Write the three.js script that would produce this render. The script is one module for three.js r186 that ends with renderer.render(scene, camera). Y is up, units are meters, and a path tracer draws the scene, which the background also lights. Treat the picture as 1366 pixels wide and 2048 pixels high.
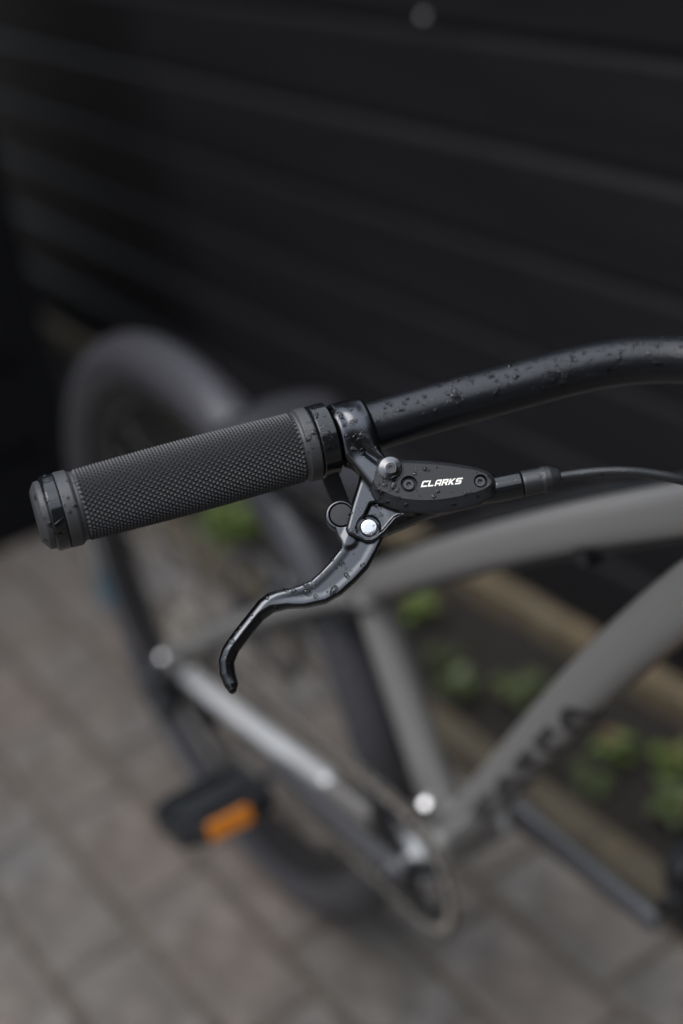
import * as THREE from 'three';
import { mergeGeometries } from 'three/addons/utils/BufferGeometryUtils.js';
import { ImprovedNoise } from 'three/addons/math/ImprovedNoise.js';

// ---------------------------------------------------------------- camera, sky, sun, exposure
// bicycle axes: x forward, y up, z to the bicycle's right; metres; origin on the ground under the cranks
const scene = new THREE.Scene();
const V = (x, y, z) => new THREE.Vector3(x, y, z);
const EYE = V(0.92343, 1.18364, 0.53771);
const CX = V(0.532228, -0.158528, -0.831626).normalize(), CY = V(-0.318003, 0.872945, -0.369921).normalize(), CZ = V(0.784607, 0.461342, 0.414193).normalize();
const FOCAL = 3136;                                   // of a picture 2048 high
const camera = new THREE.PerspectiveCamera(2 * Math.atan(1024 / FOCAL) * 180 / Math.PI, 683 / 1024, 0.05, 400);
camera.position.copy(EYE);
camera.quaternion.setFromRotationMatrix(new THREE.Matrix4().makeBasis(CX, CY, CZ));
camera.focus = 0.731;
camera.userData.fStop = 2.65;

const W = 256, H = 128, skyData = new Float32Array(W * H * 4), perlin = new ImprovedNoise();
for (let r = 0; r < H; r++) for (let c = 0; c < W; c++) {
  const el = ((r + 0.5) / H - 0.5) * Math.PI, az = (c / W) * Math.PI * 2, s = Math.sin(el);
  const n = perlin.noise(Math.cos(az) * Math.cos(el) * 2.2 + 7, s * 4 + 3, Math.sin(az) * Math.cos(el) * 2.2) * 0.12;
  const L = s > 0 ? (0.30 + 0.85 * s) * (1 + n) : 0.1;
  skyData.set([L * 0.90, L * 0.98, L * 1.10, 1], (r * W + c) * 4);
}
const sky = new THREE.DataTexture(skyData, W, H, THREE.RGBAFormat, THREE.FloatType);
sky.mapping = THREE.EquirectangularReflectionMapping; sky.magFilter = sky.minFilter = THREE.LinearFilter; sky.needsUpdate = true;
scene.background = sky; scene.environment = sky;

const sun = new THREE.DirectionalLight(0xfff6ee, 1.3);   // the veiled sun of an overcast day, very soft
sun.position.set(0.7, 4.6, 1.9); sun.target.position.set(0, 0, 0);
sun.castShadow = true; sun.shadow.radius = 80; sun.shadow.mapSize.set(2048, 2048);
Object.assign(sun.shadow.camera, { left: -3, right: 3, top: 3, bottom: -3, near: 0.1, far: 14 });
scene.add(sun, sun.target);

const renderer = new THREE.WebGLRenderer();
renderer.toneMapping = THREE.LinearToneMapping;
renderer.toneMappingExposure = 2.05;
renderer.shadowMap.enabled = true;

// ---------------------------------------------------------------- helpers
let seed = 20240611;
const rnd = () => { seed |= 0; seed = seed + 0x6D2B79F5 | 0; let t = Math.imul(seed ^ seed >>> 15, 1 | seed); t = t + Math.imul(t ^ t >>> 7, 61 | t) ^ t; return ((t ^ t >>> 14) >>> 0) / 4294967296; };
const rr = (a, b) => a + (b - a) * rnd();
const lerp = (a, b, t) => a + (b - a) * t, clamp = (x, a, b) => Math.min(b, Math.max(a, x));
const smooth = (a, b, x) => { const t = clamp((x - a) / (b - a), 0, 1); return t * t * (3 - 2 * t); };
const taken = {};
const numbered = (n) => { const k = taken[n] = (taken[n] ?? -1) + 1; return k ? n + '_' + String(k).padStart(3, '0') : n; };
function mesh(name, geo, mat, parent) {
  const m = new THREE.Mesh(geo, mat); m.name = parent === scene ? numbered(name) : name; m.castShadow = m.receiveShadow = true; parent.add(m); return m;
}
function group(name, parent) { const g = new THREE.Group(); g.name = parent === scene ? numbered(name) : name; parent.add(g); return g; }
function tag(o, label, category, grp, kind) { Object.assign(o.userData, { label, category }); if (grp) o.userData.group = grp; if (kind) o.userData.kind = kind; return o; }
const M = (r, g, b, rough, o = {}) => new THREE.MeshPhysicalMaterial({ color: new THREE.Color().setRGB(r, g, b), roughness: rough, ...o });
// where a sight line of the calibrated camera stands at a depth (used to survey positions from the photograph)
const U = (px, py, dep) => EYE.clone().addScaledVector(CX, (px - 683) / FOCAL * dep).addScaledVector(CY, -(py - 1024) / FOCAL * dep).addScaledVector(CZ, -dep);

function noiseTex(size, fn, srgb) {
  const d = new Uint8Array(size * size * 4);
  for (let y = 0; y < size; y++) for (let x = 0; x < size; x++) { const v = fn(x / size, y / size); const a = Array.isArray(v) ? v : [v, v, v]; for (let k = 0; k < 3; k++) d[(y * size + x) * 4 + k] = clamp(a[k], 0, 1) * 255; d[(y * size + x) * 4 + 3] = 255; }
  const t = new THREE.DataTexture(d, size, size); t.wrapS = t.wrapT = THREE.RepeatWrapping; t.magFilter = THREE.LinearFilter; t.minFilter = THREE.LinearFilter; if (srgb) t.colorSpace = THREE.SRGBColorSpace; t.needsUpdate = true; return t;
}
// value noise that wraps
function wrapNoise(n) { const g = Array.from({ length: n * n }, rnd); return (u, v) => { const x = u * n, y = v * n, i = Math.floor(x), j = Math.floor(y), a = smooth(0, 1, x - i), b = smooth(0, 1, y - j), G = (p, q) => g[((q % n + n) % n) * n + ((p % n + n) % n)]; return lerp(lerp(G(i, j), G(i + 1, j), a), lerp(G(i, j + 1), G(i + 1, j + 1), a), b); }; }
const n4 = wrapNoise(4), n12 = wrapNoise(12), n40 = wrapNoise(40), n120 = wrapNoise(120);

// a tube of varying elliptic section along points; section(i) gives [half width, half height, squareness]
function loft(pts, radii, seg = 20, hint = V(0, 0, 1), cap = true, power = 2) {
  const pos = [], idx = [], N = pts.length, T = V(), X = V(), Y = V();
  for (let i = 0; i < N; i++) {
    T.subVectors(pts[Math.min(i + 1, N - 1)], pts[Math.max(i - 1, 0)]).normalize();
    X.copy(hint).addScaledVector(T, -hint.dot(T)).normalize(); Y.crossVectors(T, X);
    const r = radii[i] ?? radii[radii.length - 1], rx = r.length ? r[0] : r, ry = r.length ? r[1] : r;
    for (let k = 0; k < seg; k++) {
      const a = k / seg * Math.PI * 2, c = Math.cos(a), s = Math.sin(a), q = Math.pow(Math.pow(Math.abs(c), power) + Math.pow(Math.abs(s), power), -1 / power);
      pos.push(pts[i].x + X.x * c * q * rx + Y.x * s * q * ry, pts[i].y + X.y * c * q * rx + Y.y * s * q * ry, pts[i].z + X.z * c * q * rx + Y.z * s * q * ry);
    }
  }
  for (let i = 0; i < N - 1; i++) for (let k = 0; k < seg; k++) { const a = i * seg + k, b = i * seg + (k + 1) % seg; idx.push(a, b, a + seg, b, b + seg, a + seg); }
  const g = new THREE.BufferGeometry();
  if (cap) for (const e of [0, N - 1]) { const c = pos.length / 3; pos.push(pts[e].x, pts[e].y, pts[e].z); const ring = []; for (let k = 0; k < seg; k++) { const j = (e * seg + k) * 3; ring.push(pos.length / 3); pos.push(pos[j], pos[j + 1], pos[j + 2]); } for (let k = 0; k < seg; k++) e ? idx.push(c, ring[k], ring[(k + 1) % seg]) : idx.push(c, ring[(k + 1) % seg], ring[k]); }
  g.setAttribute('position', new THREE.Float32BufferAttribute(pos, 3)); g.setIndex(idx); g.computeVertexNormals();
  g.setAttribute('uv', new THREE.Float32BufferAttribute(new Float32Array(pos.length / 3 * 2), 2));
  return g;
}
const curve = (pts, n) => new THREE.CatmullRomCurve3(pts, false, 'centripetal').getPoints(n);
// turned part: profile [radius, along] round an axis from a to towards b, smooth only where the profile is
function lathe(prof, seg = 64) {                       // axis +y; sharp corners kept by doubling rings
  const pos = [], nor = [], idx = [];
  for (let i = 0; i < prof.length - 1; i++) {
    const [r0, y0] = prof[i], [r1, y1] = prof[i + 1], l = Math.hypot(r1 - r0, y1 - y0) || 1, nr = (y1 - y0) / l, ny = -(r1 - r0) / l, b = pos.length / 3;
    for (let k = 0; k <= seg; k++) { const a = k / seg * Math.PI * 2, c = Math.cos(a), s = Math.sin(a); pos.push(r0 * c, y0, r0 * s, r1 * c, y1, r1 * s); nor.push(nr * c, ny, nr * s, nr * c, ny, nr * s); }
    for (let k = 0; k < seg; k++) { const a = b + k * 2; idx.push(a, a + 1, a + 2, a + 1, a + 3, a + 2); }
  }
  const g = new THREE.BufferGeometry(); g.setAttribute('position', new THREE.Float32BufferAttribute(pos, 3)); g.setAttribute('normal', new THREE.Float32BufferAttribute(nor, 3)); g.setAttribute('uv', new THREE.Float32BufferAttribute(new Float32Array(pos.length / 3 * 2), 2)); g.setIndex(idx); return g;
}
// round the corners of a profile
function rounded(prof, rad, n = 4) {
  const out = [prof[0]];
  for (let i = 1; i < prof.length - 1; i++) {
    const p = prof[i], a = prof[i - 1], b = prof[i + 1], la = Math.hypot(a[0] - p[0], a[1] - p[1]), lb = Math.hypot(b[0] - p[0], b[1] - p[1]), r = Math.min(p[2] ?? rad, la * 0.45, lb * 0.45);
    const A = [p[0] + (a[0] - p[0]) / la * r, p[1] + (a[1] - p[1]) / la * r], B = [p[0] + (b[0] - p[0]) / lb * r, p[1] + (b[1] - p[1]) / lb * r];
    for (let k = 0; k <= n; k++) { const t = k / n; out.push([0, 1].map((j) => (1 - t) * (1 - t) * A[j] + 2 * t * (1 - t) * p[j] + t * t * B[j])); }
  }
  out.push(prof[prof.length - 1]); return out;
}
const UPQ = (d) => new THREE.Quaternion().setFromUnitVectors(V(0, 1, 0), d.clone().normalize());
const box = (w, h, d, x = 0, y = 0, z = 0) => new THREE.BoxGeometry(w, h, d).translate(x, y, z);

// naive surface nets over a distance field in millimetres; returns metres
function nets(f, lo, hi, cell) {
  const n = [0, 1, 2].map((k) => Math.ceil((hi[k] - lo[k]) / cell) + 1), [nx, ny, nz] = n, val = new Float32Array(nx * ny * nz);
  let p = 0; for (let k = 0; k < nz; k++) for (let j = 0; j < ny; j++) for (let i = 0; i < nx; i++) val[p++] = f(lo[0] + i * cell, lo[1] + j * cell, lo[2] + k * cell);
  const id = new Int32Array(nx * ny * nz).fill(-1), pos = [], nor = [], idx = [], at = (i, j, k) => i + nx * (j + ny * k);
  for (let k = 0; k < nz - 1; k++) for (let j = 0; j < ny - 1; j++) for (let i = 0; i < nx - 1; i++) {
    let m = 0; for (let c = 0; c < 8; c++) if (val[at(i + (c & 1), j + (c >> 1 & 1), k + (c >> 2))] < 0) m |= 1 << c;
    if (!m || m === 255) continue;
    let x = 0, y = 0, z = 0, q = 0;
    for (let a = 0; a < 8; a++) for (let bit = 1; bit < 8; bit <<= 1) { const b = a | bit; if (b === a || (m >> a & 1) === (m >> b & 1)) continue; const va = val[at(i + (a & 1), j + (a >> 1 & 1), k + (a >> 2))], vb = val[at(i + (b & 1), j + (b >> 1 & 1), k + (b >> 2))], t = va / (va - vb); x += (a & 1) + (bit === 1 ? t : 0); y += (a >> 1 & 1) + (bit === 2 ? t : 0); z += (a >> 2) + (bit === 4 ? t : 0); q++; }
    const X = lo[0] + (i + x / q) * cell, Y = lo[1] + (j + y / q) * cell, Z = lo[2] + (k + z / q) * cell, e = 0.22;
    id[at(i, j, k)] = pos.length / 3; pos.push(X / 1000, Y / 1000, Z / 1000);
    const gx = f(X + e, Y, Z) - f(X - e, Y, Z), gy = f(X, Y + e, Z) - f(X, Y - e, Z), gz = f(X, Y, Z + e) - f(X, Y, Z - e), l = Math.hypot(gx, gy, gz) || 1; nor.push(gx / l, gy / l, gz / l);
  }
  const quad = (a, b, c, d, flip) => { if (a < 0 || b < 0 || c < 0 || d < 0) return; flip ? idx.push(a, c, b, a, d, c) : idx.push(a, b, c, a, c, d); };
  for (let k = 1; k < nz - 1; k++) for (let j = 1; j < ny - 1; j++) for (let i = 1; i < nx - 1; i++) {
    const v = val[at(i, j, k)] < 0;
    if (v !== val[at(i + 1, j, k)] < 0) quad(id[at(i, j - 1, k - 1)], id[at(i, j, k - 1)], id[at(i, j, k)], id[at(i, j - 1, k)], !v);
    if (v !== val[at(i, j + 1, k)] < 0) quad(id[at(i - 1, j, k - 1)], id[at(i - 1, j, k)], id[at(i, j, k)], id[at(i, j, k - 1)], !v);
    if (v !== val[at(i, j, k + 1)] < 0) quad(id[at(i - 1, j - 1, k)], id[at(i, j - 1, k)], id[at(i, j, k)], id[at(i - 1, j, k)], !v);
  }
  const g = new THREE.BufferGeometry(); g.setAttribute('position', new THREE.Float32BufferAttribute(pos, 3)); g.setAttribute('normal', new THREE.Float32BufferAttribute(nor, 3)); g.setAttribute('uv', new THREE.Float32BufferAttribute(new Float32Array(pos.length / 3 * 2), 2)); g.setIndex(idx); return g;
}
function sdPoly(P) {
  return (x, y) => { let d = 1e9, s = 1; for (let i = 0, j = P.length - 1; i < P.length; j = i++) { const ex = P[j][0] - P[i][0], ey = P[j][1] - P[i][1], wx = x - P[i][0], wy = y - P[i][1], t = clamp((wx * ex + wy * ey) / (ex * ex + ey * ey), 0, 1), bx = wx - ex * t, by = wy - ey * t; d = Math.min(d, bx * bx + by * by); const c1 = y >= P[i][1], c2 = y < P[j][1], c3 = ex * wy > ey * wx; if ((c1 && c2 && c3) || (!c1 && !c2 && !c3)) s = -s; } return s * Math.sqrt(d); };
}
const slab = (d2, z, z0, z1, r) => { const a = d2 + r, b = Math.abs(z - (z0 + z1) / 2) - (z1 - z0) / 2 + r; return Math.min(Math.max(a, b), 0) + Math.hypot(Math.max(a, 0), Math.max(b, 0)) - r; };
const smin = (a, b, k) => { const h = Math.max(k - Math.abs(a - b), 0) / k; return Math.min(a, b) - h * h * k / 4; };
const smax = (a, b, k) => -smin(-a, -b, k);
function segDist(P) { return (x, y) => { let d = 1e9; for (let i = 0; i < P.length - 1; i++) { const ex = P[i + 1][0] - P[i][0], ey = P[i + 1][1] - P[i][1], wx = x - P[i][0], wy = y - P[i][1], t = clamp((wx * ex + wy * ey) / (ex * ex + ey * ey), 0, 1); d = Math.min(d, Math.hypot(wx - ex * t, wy - ey * t)); } return d; }; }

// ---------------------------------------------------------------- materials
const grainTex = noiseTex(512, (u, v) => { const a = 0.55 * n120(u * 2, v * 2) + 0.25 * n40(u, v) + 0.2 * n12(u, v); return a; });
const paverMap = noiseTex(512, (u, v) => { const g = 0.78 + 0.22 * n120(u, v) - 0.25 * (n40(u, v) > 0.8 ? n120(u * 3, v * 3) : 0), m = 0.84 + 0.24 * n12(u, v), w = n4(u, v); return [0.80 * g * m, (0.78 - 0.03 * w) * g * m, (0.76 - 0.06 * w) * g * m]; }, true);
for (const t of [grainTex, paverMap]) t.repeat.set(1 / 0.33, 1 / 0.33);
const woodMap = noiseTex(512, (u, v) => { const f = n120(u * 0.5, v * 1) * 0.35 + wrap1(u, v) * 0.65, g = 0.62 + 0.38 * f; return [g * 0.98, g * 0.97, g]; }, true);
function wrap1(u, v) { return n40(u * 0.1, v) * 0.6 + n12(u * 0.25, v * 1.0) * 0.4; }
woodMap.repeat.set(1 / 1.1, 1 / 0.35);
const paverTones = [[0.265, 0.263, 0.265], [0.254, 0.255, 0.261], [0.278, 0.269, 0.27], [0.243, 0.248, 0.256], [0.275, 0.276, 0.28], [0.263, 0.254, 0.254]];
const pavers = paverTones.map(([r, g, b]) => M(r, g, b, 0.55, { map: paverMap, bumpMap: grainTex, bumpScale: 0.0015 }));
const mat = {
  sand: M(0.185, 0.172, 0.155, 0.95, { map: paverMap, bumpMap: grainTex, bumpScale: 0.003 }),
  soil: M(0.013, 0.0105, 0.008, 0.9, { bumpMap: grainTex, bumpScale: 0.004 }),
  kerb: M(0.16, 0.15, 0.11, 0.8, { map: paverMap, bumpMap: grainTex, bumpScale: 0.002 }),
  kerbBack: M(0.26, 0.23, 0.16, 0.8, { map: paverMap, bumpMap: grainTex, bumpScale: 0.002 }),
  fence: M(0.0120, 0.0116, 0.0142, 0.55, { map: woodMap, specularIntensity: 0.75 }),
  shed: M(0.0045, 0.005, 0.0065, 0.75, { map: woodMap, specularIntensity: 0.3 }),
  screw: M(0.6, 0.6, 0.6, 0.25, { metalness: 1 }),
  leaf: M(0.072, 0.106, 0.022, 0.5, { side: THREE.DoubleSide }),
  leafDark: M(0.045, 0.063, 0.02, 0.55, { side: THREE.DoubleSide }),
  leafDry: M(0.12, 0.06, 0.03, 0.7, { side: THREE.DoubleSide }),
  stalk: M(0.10, 0.14, 0.04, 0.6),
  frame: M(0.255, 0.252, 0.247, 0.33, { metalness: 0.45, clearcoat: 0.3, clearcoatRoughness: 0.25 }),
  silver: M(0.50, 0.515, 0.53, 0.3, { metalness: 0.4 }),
  polished: M(0.48, 0.48, 0.49, 0.14, { metalness: 1 }),
  darkSteel: M(0.055, 0.055, 0.06, 0.3, { metalness: 1 }),
  gunmetal: M(0.12, 0.12, 0.125, 0.26, { metalness: 1 }),
  black: M(0.010, 0.011, 0.013, 0.36),
  barBlack: M(0.0045, 0.0055, 0.0075, 0.33),
  gloss: M(0.006, 0.007, 0.008, 0.14),
  cast: M(0.068, 0.071, 0.078, 0.26, { metalness: 1 }),
  cover: M(0.016, 0.0175, 0.02, 0.42, { specularIntensity: 0.6 }),
  rubber: M(0.032, 0.033, 0.036, 0.52),
  hose: M(0.016, 0.017, 0.019, 0.4),
  tyre: M(0.043, 0.043, 0.049, 0.32),
  crank: M(0.05, 0.051, 0.056, 0.3),
  rim: M(0.012, 0.012, 0.014, 0.4),
  chain: M(0.34, 0.315, 0.285, 0.35, { metalness: 0.45 }),
  chainDark: M(0.05, 0.046, 0.042, 0.45),
  steel: M(0.34, 0.34, 0.35, 0.35, { metalness: 1 }),
  reflector: M(0.46, 0.15, 0.012, 0.25, { clearcoat: 0.6 }),
  print: M(0.74, 0.72, 0.67, 0.4),
  decal: M(0.02, 0.02, 0.022, 0.5),
  teal: M(0.04, 0.24, 0.35, 0.5), pale: M(0.46, 0.46, 0.43, 0.5), tan: M(0.32, 0.27, 0.24, 0.5),
  saddle: M(0.022, 0.022, 0.026, 0.38),
  waterTinted: M(1, 1, 1, 0.0, { transmission: 1, thickness: 0.001, ior: 1.333, attenuationColor: new THREE.Color().setRGB(0.42, 0.43, 0.45), attenuationDistance: 0.0009 }),  // grey tint stands in for the reflection lost beneath each bead
};

// ---------------------------------------------------------------- ground, paving, edging, bed
{
  const g = new THREE.PlaneGeometry(160, 160, 1, 1).rotateX(-Math.PI / 2); const uv = g.attributes.uv; for (let i = 0; i < uv.count; i++) uv.setXY(i, uv.getX(i) * 160, uv.getY(i) * 160);
  const o = mesh('ground', g, mat.sand, scene); o.position.y = -0.009; tag(o, 'sandy brown ground under and beyond the block paving', 'ground', null, 'structure');

  const pave = group('paving', scene); tag(pave, 'wet grey brown block paving around the bicycle', 'paving', null, 'structure');
  const geos = {}, chamfer = (l) => geos[l] ??= (() => {
    const s = new THREE.Shape(), w = l / 2 - 0.004, d = 0.0495, c = 0.004; s.moveTo(-w + c, -d); s.lineTo(w - c, -d); s.lineTo(w, -d + c); s.lineTo(w, d - c); s.lineTo(w - c, d); s.lineTo(-w + c, d); s.lineTo(-w, d - c); s.lineTo(-w, -d + c); s.closePath();
    return new THREE.ExtrudeGeometry(s, { depth: 0.05, bevelEnabled: true, bevelThickness: 0.006, bevelSize: 0.0035, bevelOffset: -0.0035, bevelSegments: 1 }).rotateX(-Math.PI / 2).translate(0, -0.056, 0);
  })();
  for (let row = 0; row < 15; row++) {
    const z = -0.209 + row * 0.1085; let x = -1.52 + (row % 2 ? 0.0 : -0.07) - 0.03 * (row % 3);
    while (x < 1.05 - row * 0.02) {
      const l = [0.21, 0.21, 0.21, 0.26][Math.floor(rnd() * 4)];
      const m = mesh('paver', chamfer(l), pavers[Math.floor(rnd() * pavers.length)], pave); m.position.set(x + l / 2, rr(-0.0025, 0.0), z); m.rotation.set(rr(-1, 1) * 0.008, rr(-1, 1) * 0.006 + (rnd() < 0.5 ? Math.PI : 0), rr(-1, 1) * 0.008); x += l;
    }
  }
  // edging between paving and bed, and the pale strip along the foot of the fence
  for (const [name, label, z, w, y0, y1, m, grp] of [['edging_stone', 'low mossy concrete edging stone between paving and weedy bed', -0.287, 0.042, -0.1, 0.028, mat.kerb, 'edging stones along the paving'], ['gravel_board', 'pale concrete gravel board along the foot of the black fence', -0.523, 0.034, -0.1, 0.052, mat.kerbBack, 'gravel boards under the fence']]) {
    for (let k = 0; k < 5; k++) {
      const L = 0.92, x = -2.66 + L * k, s = new THREE.Shape(), h = w / 2; s.moveTo(-h, y0); s.lineTo(h, y0); s.lineTo(h, y1 - 0.006); s.lineTo(h - 0.006, y1); s.lineTo(-h + 0.006, y1); s.lineTo(-h, y1 - 0.006); s.closePath();
      const o = mesh(name, new THREE.ExtrudeGeometry(s, { depth: L - 0.006, bevelEnabled: false }).rotateY(Math.PI / 2), m, scene); o.position.set(x, rr(-0.002, 0.002), z); tag(o, label, name === 'edging_stone' ? 'edging' : 'gravel board', grp);
    }
  }
  const sg = new THREE.PlaneGeometry(4.4, 0.2, 440, 24).rotateX(-Math.PI / 2), p = sg.attributes.position;
  for (let i = 0; i < p.count; i++) { const x = p.getX(i), z = p.getZ(i); p.setY(i, 0.012 * perlin.noise(x * 9, z * 9, 1) + 0.011 * perlin.noise(x * 31, z * 31, 5) + 0.006 * perlin.noise(x * 90, z * 90, 9) + 0.004); }
  sg.computeVertexNormals(); const soil = mesh('soil_bed', sg, mat.soil, scene); soil.position.set(-0.5, 0.002, -0.406); tag(soil, 'dark damp soil bed between edging and fence', 'soil', null, 'structure');
}

// ---------------------------------------------------------------- fence of shiplap boards and the dark shed
{
  const fence = group('fence', scene); fence.position.set(0, 0, -0.53); tag(fence, 'black horizontal board fence behind the bicycle', 'fence');
  const s = new THREE.Shape(), P = 0.128;             // board section: flat face, hollowed upper edge that looks up
  s.moveTo(0, 0); s.lineTo(-0.022, 0); s.lineTo(-0.022, P + 0.006); s.lineTo(-0.0175, P + 0.006); s.lineTo(-0.0175, P + 0.001); s.quadraticCurveTo(-0.0170, P - 0.006, -0.004, P - 0.017); s.lineTo(0, P - 0.022); s.closePath();
  const bg = new THREE.ExtrudeGeometry(s, { depth: 4.3, bevelEnabled: false, curveSegments: 5 }).translate(0, 0, -2.15).rotateY(Math.PI / 2).rotateY(Math.PI).rotateY(Math.PI);
  // after the turn the section's x runs to -z... keep the face towards +z
  bg.computeBoundingBox(); const flip = bg.boundingBox.max.z > 0.01; if (flip) bg.rotateY(Math.PI);
  for (let i = 0; i < bg.attributes.uv.count; i++) bg.attributes.uv.setXY(i, bg.attributes.position.getX(i), bg.attributes.position.getY(i) + bg.attributes.position.getZ(i));
  for (let k = 0; k < 15; k++) {
    const mt = k < 4 ? fenceTone(k) : fenceTone(k); const b = mesh('board', bg, mt, fence); b.position.set(-0.55 + rr(-0.02, 0.02), 0.054 + k * P, rr(-0.0015, 0.0015) + 0.002); b.rotation.x = rr(-0.006, 0.006); b.rotation.z = rr(-0.0008, 0.0008);
  }
  function fenceTone(k) { return fenceTone.c ??= mat.fence; }
  for (const x of [-2.6, -0.8, 1.0]) mesh('post', box(0.09, 2.1, 0.09, x, 0.98, -0.068), mat.fence, fence);
  const sgeo = new THREE.SphereGeometry(0.0055, 14, 8).scale(1, 1, 0.55);
  for (const [x, y] of [[-0.666, 0.8235], [-1.459, 0.7265]]) { const o = mesh('screw', sgeo, mat.screw, fence); o.position.set(x, y, 0.004); if (x < -1) o.scale.setScalar(0.6); }

  const shed = group('outbuilding', scene); shed.position.set(-1.43, 0, -0.19); tag(shed, 'black boarded outbuilding standing on the paving behind the rear wheel', 'outbuilding');
  mesh('wall', box(1.5, 3.0, 2.3, -0.77, 1.5, 1.17), mat.shed, shed);  // height above the view added to block sky mirrored by the handlebar
  const vg = box(0.018, 0.148, 2.34, 0, 0, 1.17), wg = box(1.54, 0.148, 0.018, -0.76, 0, 0);
  for (const g of [vg, wg]) for (let i = 0; i < g.attributes.uv.count; i++) g.attributes.uv.setXY(i, g.attributes.position.getX(i) + g.attributes.position.getZ(i), g.attributes.position.getY(i));
  for (let k = 0; k < 19; k++) { const a = mesh('board', vg, mat.shed, shed); a.position.set(-0.006, 0.09 + k * 0.152, 0); a.rotation.z = 0.05; const b = mesh('board', wg, mat.shed, shed); b.position.set(0, 0.09 + k * 0.152, 0.008); b.rotation.x = 0.05; }
  mesh('corner_trim', box(0.045, 3.0, 0.045, 0.006, 1.502, -0.006), mat.shed, shed);
  mesh('roof', box(1.75, 0.05, 2.6, -0.72, 3.03, 1.17), mat.shed, shed);
}

// ---------------------------------------------------------------- added building, never in view: blocks the low sky that the black parts mirror
{
  const h = group('added_house', scene); h.position.set(4.3, 0, 0.5); tag(h, 'added brick building out of view, darkening what the black parts mirror', 'added_house');
  const wall = M(0.13, 0.085, 0.065, 0.85, { map: paverMap }), roof = M(0.055, 0.05, 0.05, 0.8), glass = M(0.02, 0.022, 0.025, 0.05), white = M(0.6, 0.6, 0.58, 0.5);
  mesh('wall', box(5, 3.7, 12, 2.5, 1.85, 0), wall, h);
  const rs = new THREE.Shape(); rs.moveTo(-0.3, 3.6); rs.lineTo(5.3, 3.6); rs.lineTo(2.5, 5.1); rs.closePath(); mesh('roof', new THREE.ExtrudeGeometry(rs, { depth: 12.4, bevelEnabled: false }).translate(0, 0.102, -6.2), roof, h);
  for (const [z, y] of [[-2.6, 1.55], [2.8, 1.55], [4.6, 1.55]]) { const w = group('window', h); w.position.set(0, y, z); mesh('frame', box(0.07, 1.15, 1.35, -0.02, 0, 0), white, w); for (const q of [-1, 1]) mesh('pane', box(0.02, 1.0, 0.57, -0.048, 0, q * 0.31), glass, w); mesh('sill', box(0.12, 0.05, 1.45, -0.045, -0.605, 0), white, w); }
  const d = group('door', h); d.position.set(0, 1.03, 0.2); mesh('panel', box(0.06, 2.02, 0.9, -0.02, 0, 0), roof, d); mesh('handle', box(0.05, 0.02, 0.12, -0.07, 0, 0.34), white, d);
}

// ---------------------------------------------------------------- weeds in the bed
{
  const leafGeo = (() => { const pos = [], idx = []; const N = 6; for (let i = 0; i <= N; i++) { const t = i / N, w = 0.42 * Math.sin(Math.PI * Math.pow(t, 0.75)) * (1 - 0.15 * t), y = 0.22 * Math.sin(t * 2.4) - 0.12 * t * t; pos.push(t, y + 0.10 * w, -w, t, y, 0, t, y + 0.10 * w, w); } for (let i = 0; i < N; i++) for (const k of [0, 1]) { const a = i * 3 + k; idx.push(a, a + 1, a + 3, a + 1, a + 4, a + 3); } const g = new THREE.BufferGeometry(); g.setAttribute('position', new THREE.Float32BufferAttribute(pos, 3)); g.setAttribute('uv', new THREE.Float32BufferAttribute(new Float32Array(pos.length / 3 * 2), 2)); g.setIndex(idx); g.computeVertexNormals(); return g; })();
  const stemGeo = new THREE.CylinderGeometry(0.0012, 0.002, 1, 6).translate(0, 0.5, 0);
  const plant = (x, z, size, height, n, lm, label) => {
    const g = group('weed', scene); g.position.set(x, 0.0, z); tag(g, label, 'weed', 'weeds in the soil bed');
    for (let k = 0; k < n; k++) {
      const a = k * 2.4 + rr(-0.3, 0.3), h = height * rr(0.35, 1), l = size * rr(0.6, 1), lf = mesh('leaf', leafGeo, rnd() < 0.05 ? mat.leafDry : lm, g);
      lf.position.set(Math.cos(a) * 0.006, h, Math.sin(a) * 0.006); lf.rotation.set(0, -a, rr(-0.15, 0.45)); lf.rotation.order = 'YXZ'; lf.scale.set(l, l, l * rr(0.8, 1.15));
    }
    const st = mesh('stem', stemGeo, mat.stalk, g); st.scale.y = height + 0.02; st.position.y = -0.02;
  };
  plant(-1.13, -0.345, 0.06, 0.055, 15, mat.leaf, 'bright green leafy weed in the bed beyond the rear wheel');
  plant(-0.71, -0.41, 0.046, 0.05, 11, mat.leaf, 'bright green weed just behind the seat tube');
  plant(-0.515, -0.345, 0.034, 0.035, 8, mat.leafDark, 'small dull green weed beside the edging, between seat tube and down tube');
  plant(-0.455, -0.395, 0.036, 0.04, 9, mat.leafDark, 'dull green weed mid bed, framed between seat tube and down tube');
  plant(-0.595, -0.375, 0.028, 0.03, 7, mat.leafDark, 'tiny dark green seedling in the bed behind the seat tube');
  plant(-0.40, -0.425, 0.03, 0.03, 8, mat.leafDark, 'small dark green weed in the bed against the down tube');
  plant(-0.275, -0.40, 0.03, 0.045, 9, mat.leaf, 'tall light green weed in the bed below the down tube');
  plant(-0.205, -0.432, 0.034, 0.04, 10, mat.leaf, 'broad bright green weed beside the gravel board below the down tube');
  plant(-0.255, -0.345, 0.026, 0.03, 7, mat.leafDark, 'small olive weed by the edging below the down tube');
  plant(-0.14, -0.38, 0.04, 0.04, 9, mat.leafDark, 'dark green weed in the bed under the front of the frame');
  plant(-0.9, -0.44, 0.036, 0.03, 8, mat.leafDark, 'dark green weed close to the gravel board beyond the seat');
}

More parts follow.
